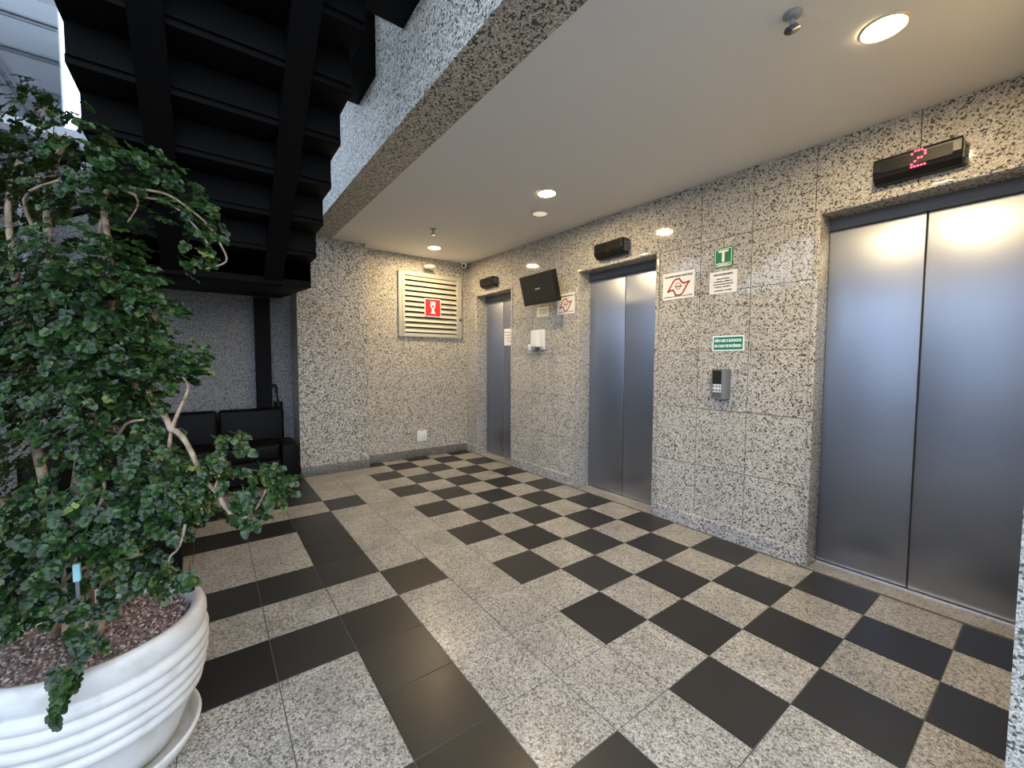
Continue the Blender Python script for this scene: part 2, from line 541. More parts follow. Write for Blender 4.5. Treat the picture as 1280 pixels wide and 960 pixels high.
# unseen left side: granite wall, tall glazing above it, openings shaped for the daylight
struct(box('wall_left', -2.2, XL + .5, 14.2, 14.6, -.02, 8.2, M['rough_granite']))
win2 = struct(boxes('window_2', [(-9.5, XL + .5, 14.25, 14.55, 8.2, 8.4), (-9.5, XL + .5, 14.25, 14.55, 15.3, 15.5)], M['frame']))
ms = [-9.5, -5.5, -1.5, 2.5, 6.5, XL + .36]
for x in ms:
    box('mullion', x, x + .14, 14.3, 14.5, 8.4, 15.3, M['frame'], win2)
for x in (-9.5, -7.1, -4.7, -2.34):
    box('door_post', x, x + .14, 14.3, 14.5, 0, 8.2, M['frame'], win2)
for x in (-9.36, -6.96, -4.56):
    box('door_glass', x, x + 2.22, 14.39, 14.41, 0, 8.2, M['glass'], win2)
for a, b in zip(ms, ms[1:]):
    box('pane', a + .14, b, 14.39, 14.41, 8.4, 15.3, M['glass'], win2)

# wall end beside the camera, at the right of the near lift
struct(box('wall_near', -9.5, -6.635, W + .04, 1.2, -.02, lambda x: ceil(x) - .012, M['wall_granite']))

# ================================================================== neighbour outside
nb = thing('neighbour_building', 'pale grey clad building outside, past the top of the potted tree', 'building', (17, 13, -1))
box('wall', 15, 19, 10.05, 24, -1, 11.9, M['render'], nb)
box('ledge', 14.4, 19, 9.6, 24, 11.9, 12.2, M['ledge'], nb)
for k in range(5):
    y0 = 10.42 + k * 2.2
    for j in range(4):
        box('cladding_panel', 14.9, 15.15, y0 + .01, y0 + 2.19, 12.2 + j * 1.15, 12.2 + (j + 1) * 1.15 - .03, M['cladding'], nb)
for j in range(4):
    box('rail', 14.82, 14.9, 10.42, 21.4, 12.3 + j * 1.15, 12.36 + j * 1.15, M['cladding_line'], nb)
for y0, y1 in ((10.9, 12.0), (11.15, 12.25), (13.2, 14.4)):
    V = []
    extrude('brace', [(y0, 12.3), (y0 + .09, 12.3), (y1 + .09, 14.5), (y1, 14.5)], 'x', 14.8, 14.88, M['cladding_line'], nb)

# ================================================================== staircase
st = thing('staircase', 'black steel staircase seen from below, its stepped underside rising over the potted tree', 'staircase', (10.0, 5.0, 0))
RUN, RISE, Y0, Y1 = .80, .56, 4.3, 8.0
n = 13
for k in range(n):
    x1 = 5.0 - RUN * k; x0 = x1 - RUN
    z = 6.60 + RISE * k
    box('tread', x0 - .02, x1 + .10, Y0, Y1, z, z + .13, M['dark_slab'], st, .012)
    box('riser', x1 - .07, x1 + .0, Y0 + .02, Y1 - .02, z - RISE + .1, z + .02, M['dark_slab'], st)
for y0, y1 in ((4.95, 5.35), (6.85, 7.25)):
    prof = [(5.15, 6.0), (5.15, 6.45), (5.0 - RUN * n, 6.45 + RISE * n), (5.0 - RUN * n, 6.0 + RISE * n)]
    prof = [(5.1, 5.95), (5.1, 6.5), (5.0 - RUN * n, 6.5 + RISE * n + .0), (5.0 - RUN * n, 5.98 + RISE * n)]
    extrude('stringer', prof, 'y', y0, y1, M['dark_steel'], st)
box('landing', 4.93, XL - .02, Y0, Y1, lambda x: 5.98 + .072 * (x - 4.93), 6.73, M['dark_slab'], st, .01)
for x0, x1 in ((1.72, 2.9), (-1.0, .28), (-3.6, -2.4)):
    box('bracket', x0, x1, 3.62, 4.34, 9.81, 14.5, M['dark_steel'], st, .01)
post = boxes('post', [(10.0, 10.06, 4.70, 5.16, 0, 6.3), (10.30, 10.36, 4.70, 5.16, 0, 6.3), (10.06, 10.30, 4.86, 5.0, 0, 6.3)], M['dark_steel'], st)
# lower flight, turning down along the wall to the left
m = 9
for k in range(m):
    y0 = 8.0 + .8 * k; z = 6.73 - .56 * (k + 1)
    box('tread', 8.75, XL - .05, y0 - .06, y0 + .8, z - .13, z, M['dark_slab'], st)
for x0 in (8.95, 9.9):
    prof = [(8.0, 6.4), (8.0, 5.8), (8.0 + .8 * m, 5.8 - .56 * m), (8.0 + .8 * m, 6.4 - .56 * m)]
    extrude('stringer', prof, 'x', x0, x0 + .2, M['dark_steel'], st)
tube('handrail', [(8.8, 7.9, 9.9), (8.8, 9.6, 9.1), (8.8, 11.5, 7.8), (8.8, 14.0, 6.1)], .12, .12, M['dark_steel'], st, 10)
tube('handrail', [(8.8, 7.9, 8.6), (8.8, 9.6, 7.7), (8.8, 11.5, 6.4), (8.8, 14.0, 4.7)], .09, .09, M['dark_steel'], st, 10)
for y, z in ((8.3, 6.3), (10.1, 4.9), (12.2, 3.5)):
    tube('baluster', [(8.8, y, z), (8.8, y, z + 3.6)], .08, .08, M['lightgrey'], st, 10)

# ================================================================== lamps and small ceiling fittings
def downlight(x, y, on, label, group=None):
    z = ceil(x)
    t = thing('downlight', label, 'ceiling lamp', (x, y, z), group)
    lathe('trim_ring', (x, y, z), [(.21, -.002), (.245, -.002), (.25, -.02), (.235, -.035), (.21, -.03)], M['lamp_rim'], t, 32, closed=True)
    lathe('diffuser', (x, y, z), [(.0, -.026), (.21, -.022), (.21, -.004), (.0, -.004)], M['lamp_on' if on else 'lamp_dim'], t, 32)
downlight(-5.25, -.35, True, 'brightest round ceiling lamp, in front of the lift showing a red 2')
downlight(1.22, -.50, True, 'bright round ceiling lamp in the middle of the row, in front of the middle lift')
downlight(7.85, -.60, True, 'farthest lit round ceiling lamp, near the louvred vent on the back wall')
downlight(2.45, -1.32, False, 'dimmer round ceiling lamp with a darker rim, just beyond the middle bright lamp')

z = ceil(9.25)
t = thing('downlight', 'pale round disc lamp hung just under the ceiling above the louvred vent', 'ceiling lamp', (9.25, -1.05, z))
lathe('diffuser', (9.25, -1.05, 8.03), [(.0, 0), (.20, .0), (.22, .02), (.22, .045), (0, .05)], M['lamp_dim'], t, 32)
lathe('hanger', (9.25, -1.05, 8.06), [(.007, 0), (.007, z - 8.06)], M['lightgrey'], t, 8)

def sprinkler(x, y, label):
    z = ceil(x)
    t = thing('sprinkler', label, 'sprinkler', (x, y, z))
    lathe('escutcheon', (x, y, z), [(.10, 0), (.10, -.02), (.03, -.05), (0, -.05)], M['lightgrey'], t, 20)
    lathe('stem', (x, y, z), [(.03, -.05), (.03, -.14), (.0, -.14)], M['lightgrey'], t, 12)
    lathe('deflector', (x, y, z), [(.08, -.17), (.085, -.185), (0, -.19), (0, -.16)], M['grey_plastic'], t, 16)
    for s in (-1, 1):
        tube('yoke_arm', [(x + .03 * s, y, z - .12), (x + .05 * s, y, z - .15), (x + .02 * s, y, z - .18)], .01, .01, M['lightgrey'], t, 6)
sprinkler(-4.65, .75, 'small grey ceiling sprinkler left of the brightest ceiling lamp')
sprinkler(5.75, .45, 'small grey ceiling sprinkler beside the farthest lit ceiling lamp')

t = thing('security_camera', 'small white dome camera in the ceiling corner above the far lift', 'camera', (9.32, -2.74, ceil(9.3)))
zc = ceil(9.3)
lathe('base', (9.32, -2.74, zc), [(.16, 0), (.16, -.06), (.13, -.1), (0, -.1)], M['white'], t, 24)
lathe('dome', (9.32, -2.74, zc), [(.13, -.1), (.125, -.17), (.09, -.23), (.04, -.26), (0, -.265)], M['white'], t, 24)
lathe('eye', (9.21, -2.66, zc - .18), [(.05, -.035), (.06, 0), (.03, .03), (0, .03)], M['lens'], t, 14, 'x')

# ================================================================== floor indicators over the lifts
DIGIT = ['01110', '10001', '00001', '00110', '01000', '10000', '11111']
def indicator(xa, xb, z0, z1, label, dig, lit):
    yc = W + .3
    t = thing('floor_indicator', label, 'lift display', ((xa + xb) / 2, W, z0), None)
    prof = [(W, z0 + .02), (W + .16, z0 + .02), (W + .26, z0 + .10), (yc, z0 + .2), (yc, z1 - .04), (yc - .03, z1), (W, z1)]
    o = extrude('housing', prof, 'x', xa, xb, M['black_plastic'], t)
    md = o.modifiers.new('bevel', 'BEVEL'); md.width = .012 * S; md.segments = 2; md.limit_method = 'ANGLE'
    box('window', xa + .1, xb - .1, yc, yc + .006, z0 + .16, z1 - .07, M['lens'], t)
    for s in (xa, xb):
        box('end_cap', s - .012, s + .012, W + .02, yc - .06, z0 + .1, z1 - .05, M['grey_plastic'], t)
    if dig:
        px = .040
        xm, zm = xa + .46 * (xb - xa), (z0 + z1) / 2 + .04
        V, F = [], []
        for r, row in enumerate(DIGIT):
            for c, ch in enumerate(row):
                if ch == '1':
                    k = len(V)
                    x, z = xm + (2 - c) * px * .95, zm + (3 - r) * px
                    h = .0125
                    V += boxv(x - h, x + h, yc + .004, yc + .011, z - h, z + h)
                    F += [tuple(i + k for i in f) for f in BF]
        mesh('digit', V, F, M['led_red' if lit else 'led_off'], t)
indicator(-5.70, -4.66, 7.12, 7.53, 'black floor display with a glowing red 2 above the nearest lift', True, True)
indicator(.62, 1.66, 7.08, 7.53, 'black floor display, unlit, above the middle lift', True, False)
indicator(7.08, 8.02, 7.14, 7.53, 'small black floor display above the far lift', False, False)

# ================================================================== television
tv = thing('television', 'small dark television tilted down on a wall bracket between the far and middle lifts', 'television', (3.62, -2.9, 6.4))
c = Vector((3.62, -2.23, 6.47)); til = math.radians(14.5)
nrm = Vector((0, math.cos(til), -math.sin(til))); upv = Vector((0, math.sin(til), math.cos(til))); rt = Vector((-1, 0, 0))
def tvbox(name, u0, u1, v0, v1, d0, d1, mat, bevel=.0):
    V = [c + rt * a + upv * b + nrm * d for a in (u0, u1) for b in (v0, v1) for d in (d0, d1)]
    o = mesh(name, V, BF, mat, tv)
    if bevel:
        md = o.modifiers.new('bevel', 'BEVEL'); md.width = bevel * S; md.segments = 2
    return o
tvbox('housing', -.85, .85, -.49, .49, -.16, 0, M['black_plastic'], .015)
tvbox('screen', -.81, .81, -.44, .46, .0, .006, M['screen'])
tvbox('logo', -.12, .12, -.02, .03, .006, .010, M['lightgrey'])
tvbox('back_cover', -.5, .5, -.35, .25, -.28, -.16, M['black_plastic'], .03)
tvbox('bracket_plate', -.25, .25, -.22, .2, -.34, -.28, M['dark_steel'])
box('bracket_arm', 3.68, 3.88, W, -2.52, 6.48, 6.62, M['dark_steel'], tv)
box('wall_plate', 3.58, 3.98, W, W + .04, 6.2, 6.9, M['dark_steel'], tv)

# ================================================================== wall signs
YW = W
def plate(name, label, cat, xa, xb, z0, z1, mat, th=.012, y=None, group=None):
    y = W if y is None else y
    t = thing(name, label, cat, ((xa + xb) / 2, y, z0), group)
    box('plate', xa, xb, y, y + th, z0, z1, mat, t)
    return t, y + th
def bar(t, xa, xb, y, z0, z1, mat, name='print', th=.003):
    return box(name, xa, xb, y, y + th, z0, z1, mat, t)

STATE = [(-.44, -.17), (-.22, .20), (-.13, .29), (.04, .31), (.14, .17), (.24, .10), (.46, .15), (.34, -.02), (.20, -.27), (.10, -.34), (-.10, -.33), (-.14, -.23), (-.22, -.11), (-.33, -.13)]
def no_smoking(xa, xb, z0, z1, label):
    t, y = plate('no_smoking_sign', label, 'sign', xa, xb, z0, z1, M['paper'])
    w, h = xb - xa, z1 - z0
    cx, cz = (xa + xb) / 2, z0 + h * .46
    k = w * .92
    pts = [(cx - a * k * .82, cz + b * k * .80) for a, b in STATE]
    n = len(pts)
    V, F = [], []
    th = w * .022
    for i in range(n):
        p, q = Vector(pts[i]), Vector(pts[(i + 1) % n])
        d = (q - p).normalized(); m_ = Vector((-d.y, d.x)) * th
        p2, q2 = p - d * th * .8, q + d * th * .8
        kk = len(V)
        for a in (p2 + m_, p2 - m_, q2 - m_, q2 + m_):
            V += [(a.x, y + .001, a.y), (a.x, y + .005, a.y)]
        F += [tuple(j + kk for j in f) for f in ((1, 3, 5, 7), (0, 2, 3, 1), (2, 4, 5, 3), (4, 6, 7, 5), (6, 0, 1, 7))]
    mesh('emblem_outline', V, F, M['red_ink'], t)
    # little crossed cigarette in the outline
    lathe('ban_ring', (cx, y + .004, cz + .01), [(.105 * k, 0), (.105 * k, .002), (.085 * k, .002), (.085 * k, 0)], M['red_ink'], t, 24, 'y', False, True)
    bar(t, cx - .14 * k, cx + .10 * k, y + .001, cz - .01 * k, cz + .022 * k, M['ink'], 'cigarette', .004)
    text('heading', 'É proibido fumar neste local', .085 * w / .85, (cx, y + .004, z1 - h * .13), M['ink'], t, width=w * .86)
    text('small_print', 'Lei Estadual nº 13.541, de 7 de maio de 2009', .04 * w / .85, (cx, y + .004, z0 + h * .10), M['ink'], t, width=w * .9)
no_smoking(-1.33, -.48, 5.68, 6.34, 'white no-smoking notice with a red outline emblem, right of the middle lift')
no_smoking(2.72, 3.53, 5.67, 6.34, 'white no-smoking notice with a red outline emblem, left of the middle lift')

t, y = plate('floor_sign', 'green square sign with a pale letter T and the word TÉRREO', 'sign', -2.22, -1.80, 6.26, 6.70, M['sign_green'])
g = .022
for a in ((-2.22 + g, -1.80 - g, 6.70 - g - .014, 6.70 - g), (-2.22 + g, -1.80 - g, 6.26 + g, 6.26 + g + .014), (-2.22 + g, -2.22 + g + .012, 6.26 + g, 6.70 - g), (-1.80 - g - .012, -1.80 - g, 6.26 + g, 6.70 - g)):
    bar(t, a[0], a[1], y, a[2], a[3], M['sign_pale'], 'border')
bar(t, -2.125, -1.895, y, 6.60, 6.645, M['sign_pale'], 'letter_bar')
bar(t, -2.04, -1.98, y, 6.38, 6.60, M['sign_pale'], 'letter_stem')
text('word', 'TÉRREO', .085, (-2.01, y + .003, 6.325), M['sign_pale'], t, width=.32, bold=.003)

t, y = plate('passenger_notice', 'white printed passenger notice under the green T sign', 'notice', -2.33, -1.71, 5.675, 6.175, M['paper'])
for s, sz, z, wd in (('AVISO AOS PASSAGEIROS', .05, 6.10, .44), ('Antes de entrar', .045, 6.005, .30), ('no elevador, verifique se', .045, 5.945, .42), ('o mesmo encontra-se parado', .045, 5.885, .46), ('neste andar.', .045, 5.825, .38), ('Lei Municipal nº 12.722/98', .035, 5.74, .40)):
    text('print', s, sz, (-2.02, y + .003, z), M['ink'], t, width=wd, bold=.001)

t, y = plate('fire_sign', 'wide green sign with white capitals forbidding lift use in a fire', 'sign', -2.53, -1.82, 4.355, 4.70, M['sign_white'])
bar(t, -2.50, -1.85, y, 4.385, 4.67, M['sign_teal'], 'field')
text('print', 'NÃO USE O ELEVADOR', .085, (-2.175, y + .006, 4.585), M['sign_white'], t, width=.60, bold=.004)
text('print', 'EM CASO DE INCÊNDIO', .085, (-2.175, y + .006, 4.465), M['sign_white'], t, width=.60, bold=.004)

t, y = plate('paper_notice', 'small cream paper notice taped under the television', 'notice', 3.98, 4.60, 5.69, 6.02, M['cream_paper'], .006)
for k in range(4):
    bar(t, 4.06, 4.50 - .05 * (k % 2), y, 5.93 - k * .055, 5.945 - k * .055, M['ink'], 'print', .002)
t, y = plate('paper_notice', 'white paper sheet taped on the far lift door', 'notice', 6.84, 7.36, 4.77, 5.46, M['paper'], .006, D)
for k, (a, b) in enumerate(((.1, .5), (.06, .46), (.08, .4), (.1, .3))):
    bar(t, 6.84 + a, 6.84 + b, y, 5.30 - k * .12, 5.32 - k * .12, M['ink'], 'print', .002)

# hall call station with a white key block
t = thing('call_station', 'grey lift call station with a white block of six keys, under the green fire sign', 'control panel', (-2.06, W, 3.25))
extrude('housing', [(-2.26, W), (-2.25, W + .10), (-2.21, W + .15), (-2.16, W + .17), (-1.93, W + .17), (-1.88, W + .12), (-1.87, W)], 'z', 3.26, 3.94, M['midgrey'], t)
box('display', -2.13, -1.93, W + .17, W + .178, 3.60, 3.91, M['screen'], t)
box('lower_cover', -2.13, -1.93, W + .17, W + .175, 3.29, 3.40, M['grey_plastic'], t)
box('key_block', -2.135, -1.94, W + .17, W + .18, 3.41, 3.59, M['white'], t)
for r in range(2):
    for q in range(3):
        x = -1.965 - q * .068; z = 3.545 - r * .085
        key = box('key', x - .022, x + .022, W + .18, W + .19, z - .026, z + .026, M['lightgrey'], t, .004)
        box('key_mark', x - .008, x + .008, W + .19, W + .193, z - .012, z + .012, M['ink'], key)

# gel dispenser
t = thing('gel_dispenser', 'white hand gel dispenser on the wall under the television', 'dispenser', (4.45, W, 4.5))
prof = [(4.16, W), (4.16, W + .26), (4.24, W + .34), (4.40, W + .36), (4.56, W + .34), (4.62, W + .26), (4.62, W)]
o = extrude('cover', prof, 'z', 4.60, 5.20, M['white'], t)
md = o.modifiers.new('bevel', 'BEVEL'); md.width = .05 * S; md.segments = 3; md.limit_method = 'ANGLE'
box('back_plate', 4.12, 4.86, W, W + .08, 4.52, 5.22, M['white'], t, .02)
box('level_window', 4.66, 4.80, W + .08, W + .22, 4.74, 5.16, M['lightgrey'], t, .02)
box('push_lever', 4.64, 4.82, W + .08, W + .24, 4.50, 4.72, M['white'], t, .02)
box('nozzle', 4.34, 4.44, W + .1, W + .2, 4.50, 4.60, M['grey_plastic'], t)

# ================================================================== back wall fittings
v = thing('ventilation_louver', 'cream metal louvred vent high on the back wall', 'vent', (B, -1.3, 5.15))
ya, yb, za, zb = -2.72, .20, 5.12, 7.80
F_ = .16
for nm, b in (('frame', (B - .10, B, yb - F_, yb, za, zb)), ('frame', (B - .10, B, ya, ya + F_, za, zb)), ('frame', (B - .10, B, ya + F_, yb - F_, zb - F_, zb)), ('frame', (B - .10, B, ya + F_, yb - F_, za, za + F_))):
    box(nm, *b, M['louver'], v, .012)
i0 = .22
for nm, b in (('inner_frame', (B - .13, B - .02, yb - F_ - .10, yb - F_ + .02, za + F_ - .02, zb - F_ + .02)), ('inner_frame', (B - .13, B - .02, ya + F_ - .02, ya + F_ + .10, za + F_ - .02, zb - F_ + .02))):
    box(nm, *b, M['louver'], v, .01)
box('back_panel', B - .02, B - .005, ya + F_, yb - F_, za + F_, zb - F_, M['dark_steel'], v)
ns = 11
for k in range(ns):
    z = za + F_ + (zb - za - 2 * F_) * (k + .5) / ns
    h = (zb - za - 2 * F_) / ns
    V = []
    prof = [(B - .03, z + h * .50), (B - .13, z - h * .22), (B - .13, z - h * .30), (B - .115, z - h * .30), (B - .015, z + h * .42)]
    extrude('slat', prof, 'y', ya + F_ + .09, yb - F_ - .09, M['louver'], v)
lathe('latch', (B - .16, ya + .08, 5.95), [(.05, 0), (.05, .06), (.0, .06)], M['grey_plastic'], v, 12, 'x')

t = thing('extinguisher_sign', 'red square fire equipment sign with a white symbol, fixed on the louvred vent', 'sign', (B - .14, -1.28, 6.0))
box('plate', B - .155, B - .135, -1.66, -.91, 6.0, 6.76, M['sign_white'], t)
box('field', B - .160, B - .155, -1.63, -.94, 6.03, 6.73, M['sign_red'], t)
sym = [(-.15, .60), (.15, .60), (.13, .38), (.06, .30), (.06, .22), (.16, .10), (-.16, .10), (-.06, .22), (-.06, .30), (-.13, .38)]
extrude('symbol', [(-1.285 - a * .8, 6.03 + b) for a, b in sym], 'x', B - .165, B - .160, M['sign_white'], t)
extrude('symbol_slot', [(-1.285 - a, 6.03 + b) for a, b in ((-.05, .46), (.05, .46), (.035, .36), (0, .33), (-.035, .36))], 'x', B - .168, B - .165, M['sign_red'], t)

t = thing('cover_plate', 'blank white cover plate low on the back wall', 'wall plate', (B, -.8, .62))
box('plate', B - .05, B, -1.02, -.57, .66, 1.13, M['white'], t, .015)
box('insert', B - .06, B - .05, -.95, -.64, .74, 1.05, M['white'], t, .01)
lathe('screw', (B - .062, -.795, 1.09), [(.02, 0), (.0, .004)], M['lightgrey'], t, 8, 'x')

# ================================================================== sofas
def cushion(name, x0, x1, y0, y1, z0, z1, parent, bev=.13, lean=0.0):
    V = boxv(x0, x1, y0, y1, z0, z1)
    if lean:
        V = [(x + lean * (z - z0) / (z1 - z0), y, z) for x, y, z in V]
    o = mesh(name, V, BF, M['leather'], parent)
    md = o.modifiers.new('bevel', 'BEVEL'); md.width = bev * S; md.segments = 4
    for p in o.data.polygons:
        p.use_smooth = True
    return o
s1 = thing('sofa', 'black leatherette sofa against the granite wall behind the steel post', 'sofa', (9.0, 6.3, 0))
cushion('base', 8.15, 9.9, 4.28, 8.35, .22, .95, s1, .06)
for y in (4.72, 6.3):
    cushion('seat_cushion', 8.05, 9.55, y, y + 1.56, .92, 1.45, s1, .12)
for y in (4.42, 6.32):
    cushion('back_cushion', 9.35, 9.82, y, y + 1.88, 1.1, 2.46, s1, .11, .12)
cushion('arm', 8.05, 9.5, 4.2, 4.72, .2, 1.42, s1, .09)
cushion('arm', 8.05, 9.5, 7.9, 8.42, .2, 1.42, s1, .09)
for x, y in ((8.2, 4.3), (9.75, 4.4), (8.2, 8.2), (9.75, 8.2)):
    box('leg', x, x + .1, y, y + .1, 0, .24, M['dark_steel'], s1)
s2 = thing('sofa', 'black leatherette sofa standing beside the white pot, mostly behind the leaves', 'sofa', (4.8, 8.0, 0))
cushion('base', 2.95, 6.9, 7.05, 9.2, .15, .95, s2, .06)
for x in (3.35, 4.95):
    cushion('seat_cushion', x, x + 1.58, 7.0, 8.7, .92, 1.45, s2, .12)
    cushion('back_cushion', x, x + 1.58, 8.55, 9.1, 1.2, 2.45, s2, .11)
cushion('arm', 2.85, 3.35, 7.0, 9.1, .1, 1.75, s2, .07)
cushion('arm', 6.5, 7.0, 7.0, 9.1, .1, 1.75, s2, .07)
for x, y in ((3.0, 7.1), (6.8, 7.1), (3.0, 9.0), (6.8, 9.0)):
    box('leg', x, x + .1, y, y + .1, 0, .2, M['dark_steel'], s2)

u = thing('umbrella', 'black umbrella with a hooked handle leaning behind the sofa', 'umbrella', (10.16, 4.52, 0))
tube('canopy_roll', [(10.14, 4.50, .1), (10.15, 4.50, 1.0), (10.17, 4.5, 2.2), (10.19, 4.5, 2.62)], .05, .15, M['black_plastic'], u, 10)
tube('shaft', [(10.19, 4.5, 2.6), (10.2, 4.54, 2.95)], .03, .03, M['black_plastic'], u, 8)
tube('handle', [(10.2, 4.54, 2.93), (10.2, 4.54, 3.12), (10.2, 4.60, 3.22), (10.2, 4.68, 3.2)], .04, .045, M['black_plastic'], u, 8)
BRANCHES = [
 (0.055, 0.022, [(-1.03,7.68,1.31), (-0.99,7.66,2.11), (-1.00,7.59,2.74), (-1.12,7.52,3.24), (-1.09,7.58,3.94), (-1.00,7.66,4.48), (-0.73,7.74,5.12), (-0.70,7.72,5.76), (-0.75,7.62,6.16), (-0.82,7.52,6.30)]),
 (0.05, 0.02, [(-1.15,7.52,1.31), (-1.20,7.50,2.15), (-1.26,7.45,2.79), (-1.05,7.50,2.98), (-1.09,7.36,3.86), (-0.96,7.27,4.67), (-1.08,7.26,5.28), (-1.03,7.28,5.72), (-1.12,7.15,5.81)]),
 (0.05, 0.02, [(-0.93,7.81,1.35), (-0.88,7.81,2.11), (-0.84,7.81,2.66), (-0.71,7.92,3.38), (-0.61,8.00,4.09), (-0.55,8.01,4.88), (-0.47,8.05,5.60), (-0.52,7.94,6.08)]),
 (0.05, 0.022, [(-1.19,7.46,1.35), (-1.23,7.36,1.95), (-1.28,7.25,2.35), (-1.28,7.20,2.90), (-1.23,7.22,3.38), (-1.31,7.08,3.86), (-1.35,6.97,4.33), (-1.39,6.89,4.61)]),
 (0.03, 0.014, [(-1.40,7.24,2.23), (-1.61,7.00,2.60), (-1.75,6.85,3.07), (-1.83,6.79,3.44)]),
 (0.028, 0.014, [(-1.83,6.79,3.44), (-1.88,6.74,3.42), (-1.95,6.68,3.33), (-2.03,6.62,3.18), (-2.07,6.58,3.04), (-2.13,6.51,2.93), (-2.19,6.44,2.83), (-2.20,6.43,2.75)]),
 (0.028, 0.016, [(-1.83,6.79,3.44), (-1.79,6.83,3.56), (-1.74,6.88,3.63), (-1.64,6.94,3.72), (-1.52,6.99,3.94)]),
 (0.018, 0.009, [(-1.83,6.79,3.44), (-1.86,6.73,3.61), (-1.91,6.67,3.76), (-1.92,6.65,3.86), (-1.87,6.70,3.96)]),
 (0.02, 0.01, [(-2.19,6.44,2.83), (-2.24,6.38,2.69), (-2.32,6.28,2.63), (-2.41,6.19,2.72), (-2.44,6.14,2.80), (-2.49,6.09,2.93)]),
 (0.012, 0.008, [(-2.16,6.48,2.90), (-2.17,6.45,2.99), (-2.19,6.42,3.10), (-2.18,6.42,3.20)]),
 (0.014, 0.007, [(-1.23,7.14,5.78), (-1.39,7.01,5.68), (-1.60,6.82,5.61), (-1.78,6.67,5.50), (-1.94,6.52,5.29), (-2.02,6.46,5.15), (-2.00,6.50,5.04)]),
 (0.014, 0.007, [(-1.23,7.14,5.78), (-1.45,6.92,5.73), (-1.65,6.75,5.66), (-1.83,6.59,5.51), (-1.97,6.46,5.36), (-2.09,6.37,5.17), (-2.12,6.33,5.01), (-2.02,6.48,4.94)]),
 (0.009, 0.006, [(-1.39,7.01,5.68), (-1.44,6.99,5.57), (-1.43,7.07,5.40)]),
 (0.02, 0.012, [(-1.40,7.67,1.96), (-1.55,7.54,2.16), (-1.71,7.35,2.27), (-1.83,7.18,2.30), (-1.92,7.02,2.35)]),
 (0.018, 0.011, [(-1.49,7.67,2.51), (-1.67,7.47,2.65), (-1.79,7.33,2.76), (-1.82,7.27,2.90), (-1.75,7.27,3.03), (-1.52,7.33,3.13)]),
 (0.013, 0.008, [(-2.14,6.70,2.62), (-2.13,6.73,2.48), (-2.10,6.77,2.38), (-2.07,6.82,2.32), (-2.07,6.84,2.19)]),
 (0.018, 0.01, [(-0.70,7.72,5.76), (-0.72,7.82,5.92), (-0.63,7.93,6.04)]),
 (0.013, 0.007, [(-0.75,7.62,6.16), (-0.72,7.70,6.34), (-0.67,7.76,6.46), (-0.71,7.68,6.61)]),
 (0.016, 0.01, [(-1.01,7.28,5.61), (-1.13,7.32,5.26), (-1.29,7.29,5.00), (-1.27,7.34,4.89)]),
 (0.018, 0.01, [(-0.73,7.74,5.12), (-0.99,7.82,5.57), (-1.33,7.52,5.71)]),
 (0.016, 0.01, [(-1.44,7.25,3.26), (-1.65,7.12,3.50), (-1.81,6.98,3.55)]),
 (0.014, 0.008, [(-1.27,7.21,3.38), (-1.52,7.30,3.46), (-1.75,7.15,3.57)]),
 (0.02, 0.008, [(-1.22,7.54,1.45), (-1.64,7.48,1.46), (-1.98,7.45,1.47), (-2.14,7.48,1.45), (-2.16,7.55,1.36)]),
 (0.012, 0.008, [(-0.93,7.81,1.35), (-1.10,7.98,2.09), (-0.86,8.26,2.68), (-0.54,8.47,3.25)]),
 (0.03, 0.012, [(-0.88,7.81,2.11), (-0.27,8.37,2.86), (0.23,8.79,3.84), (0.34,8.82,5.09)]),
]
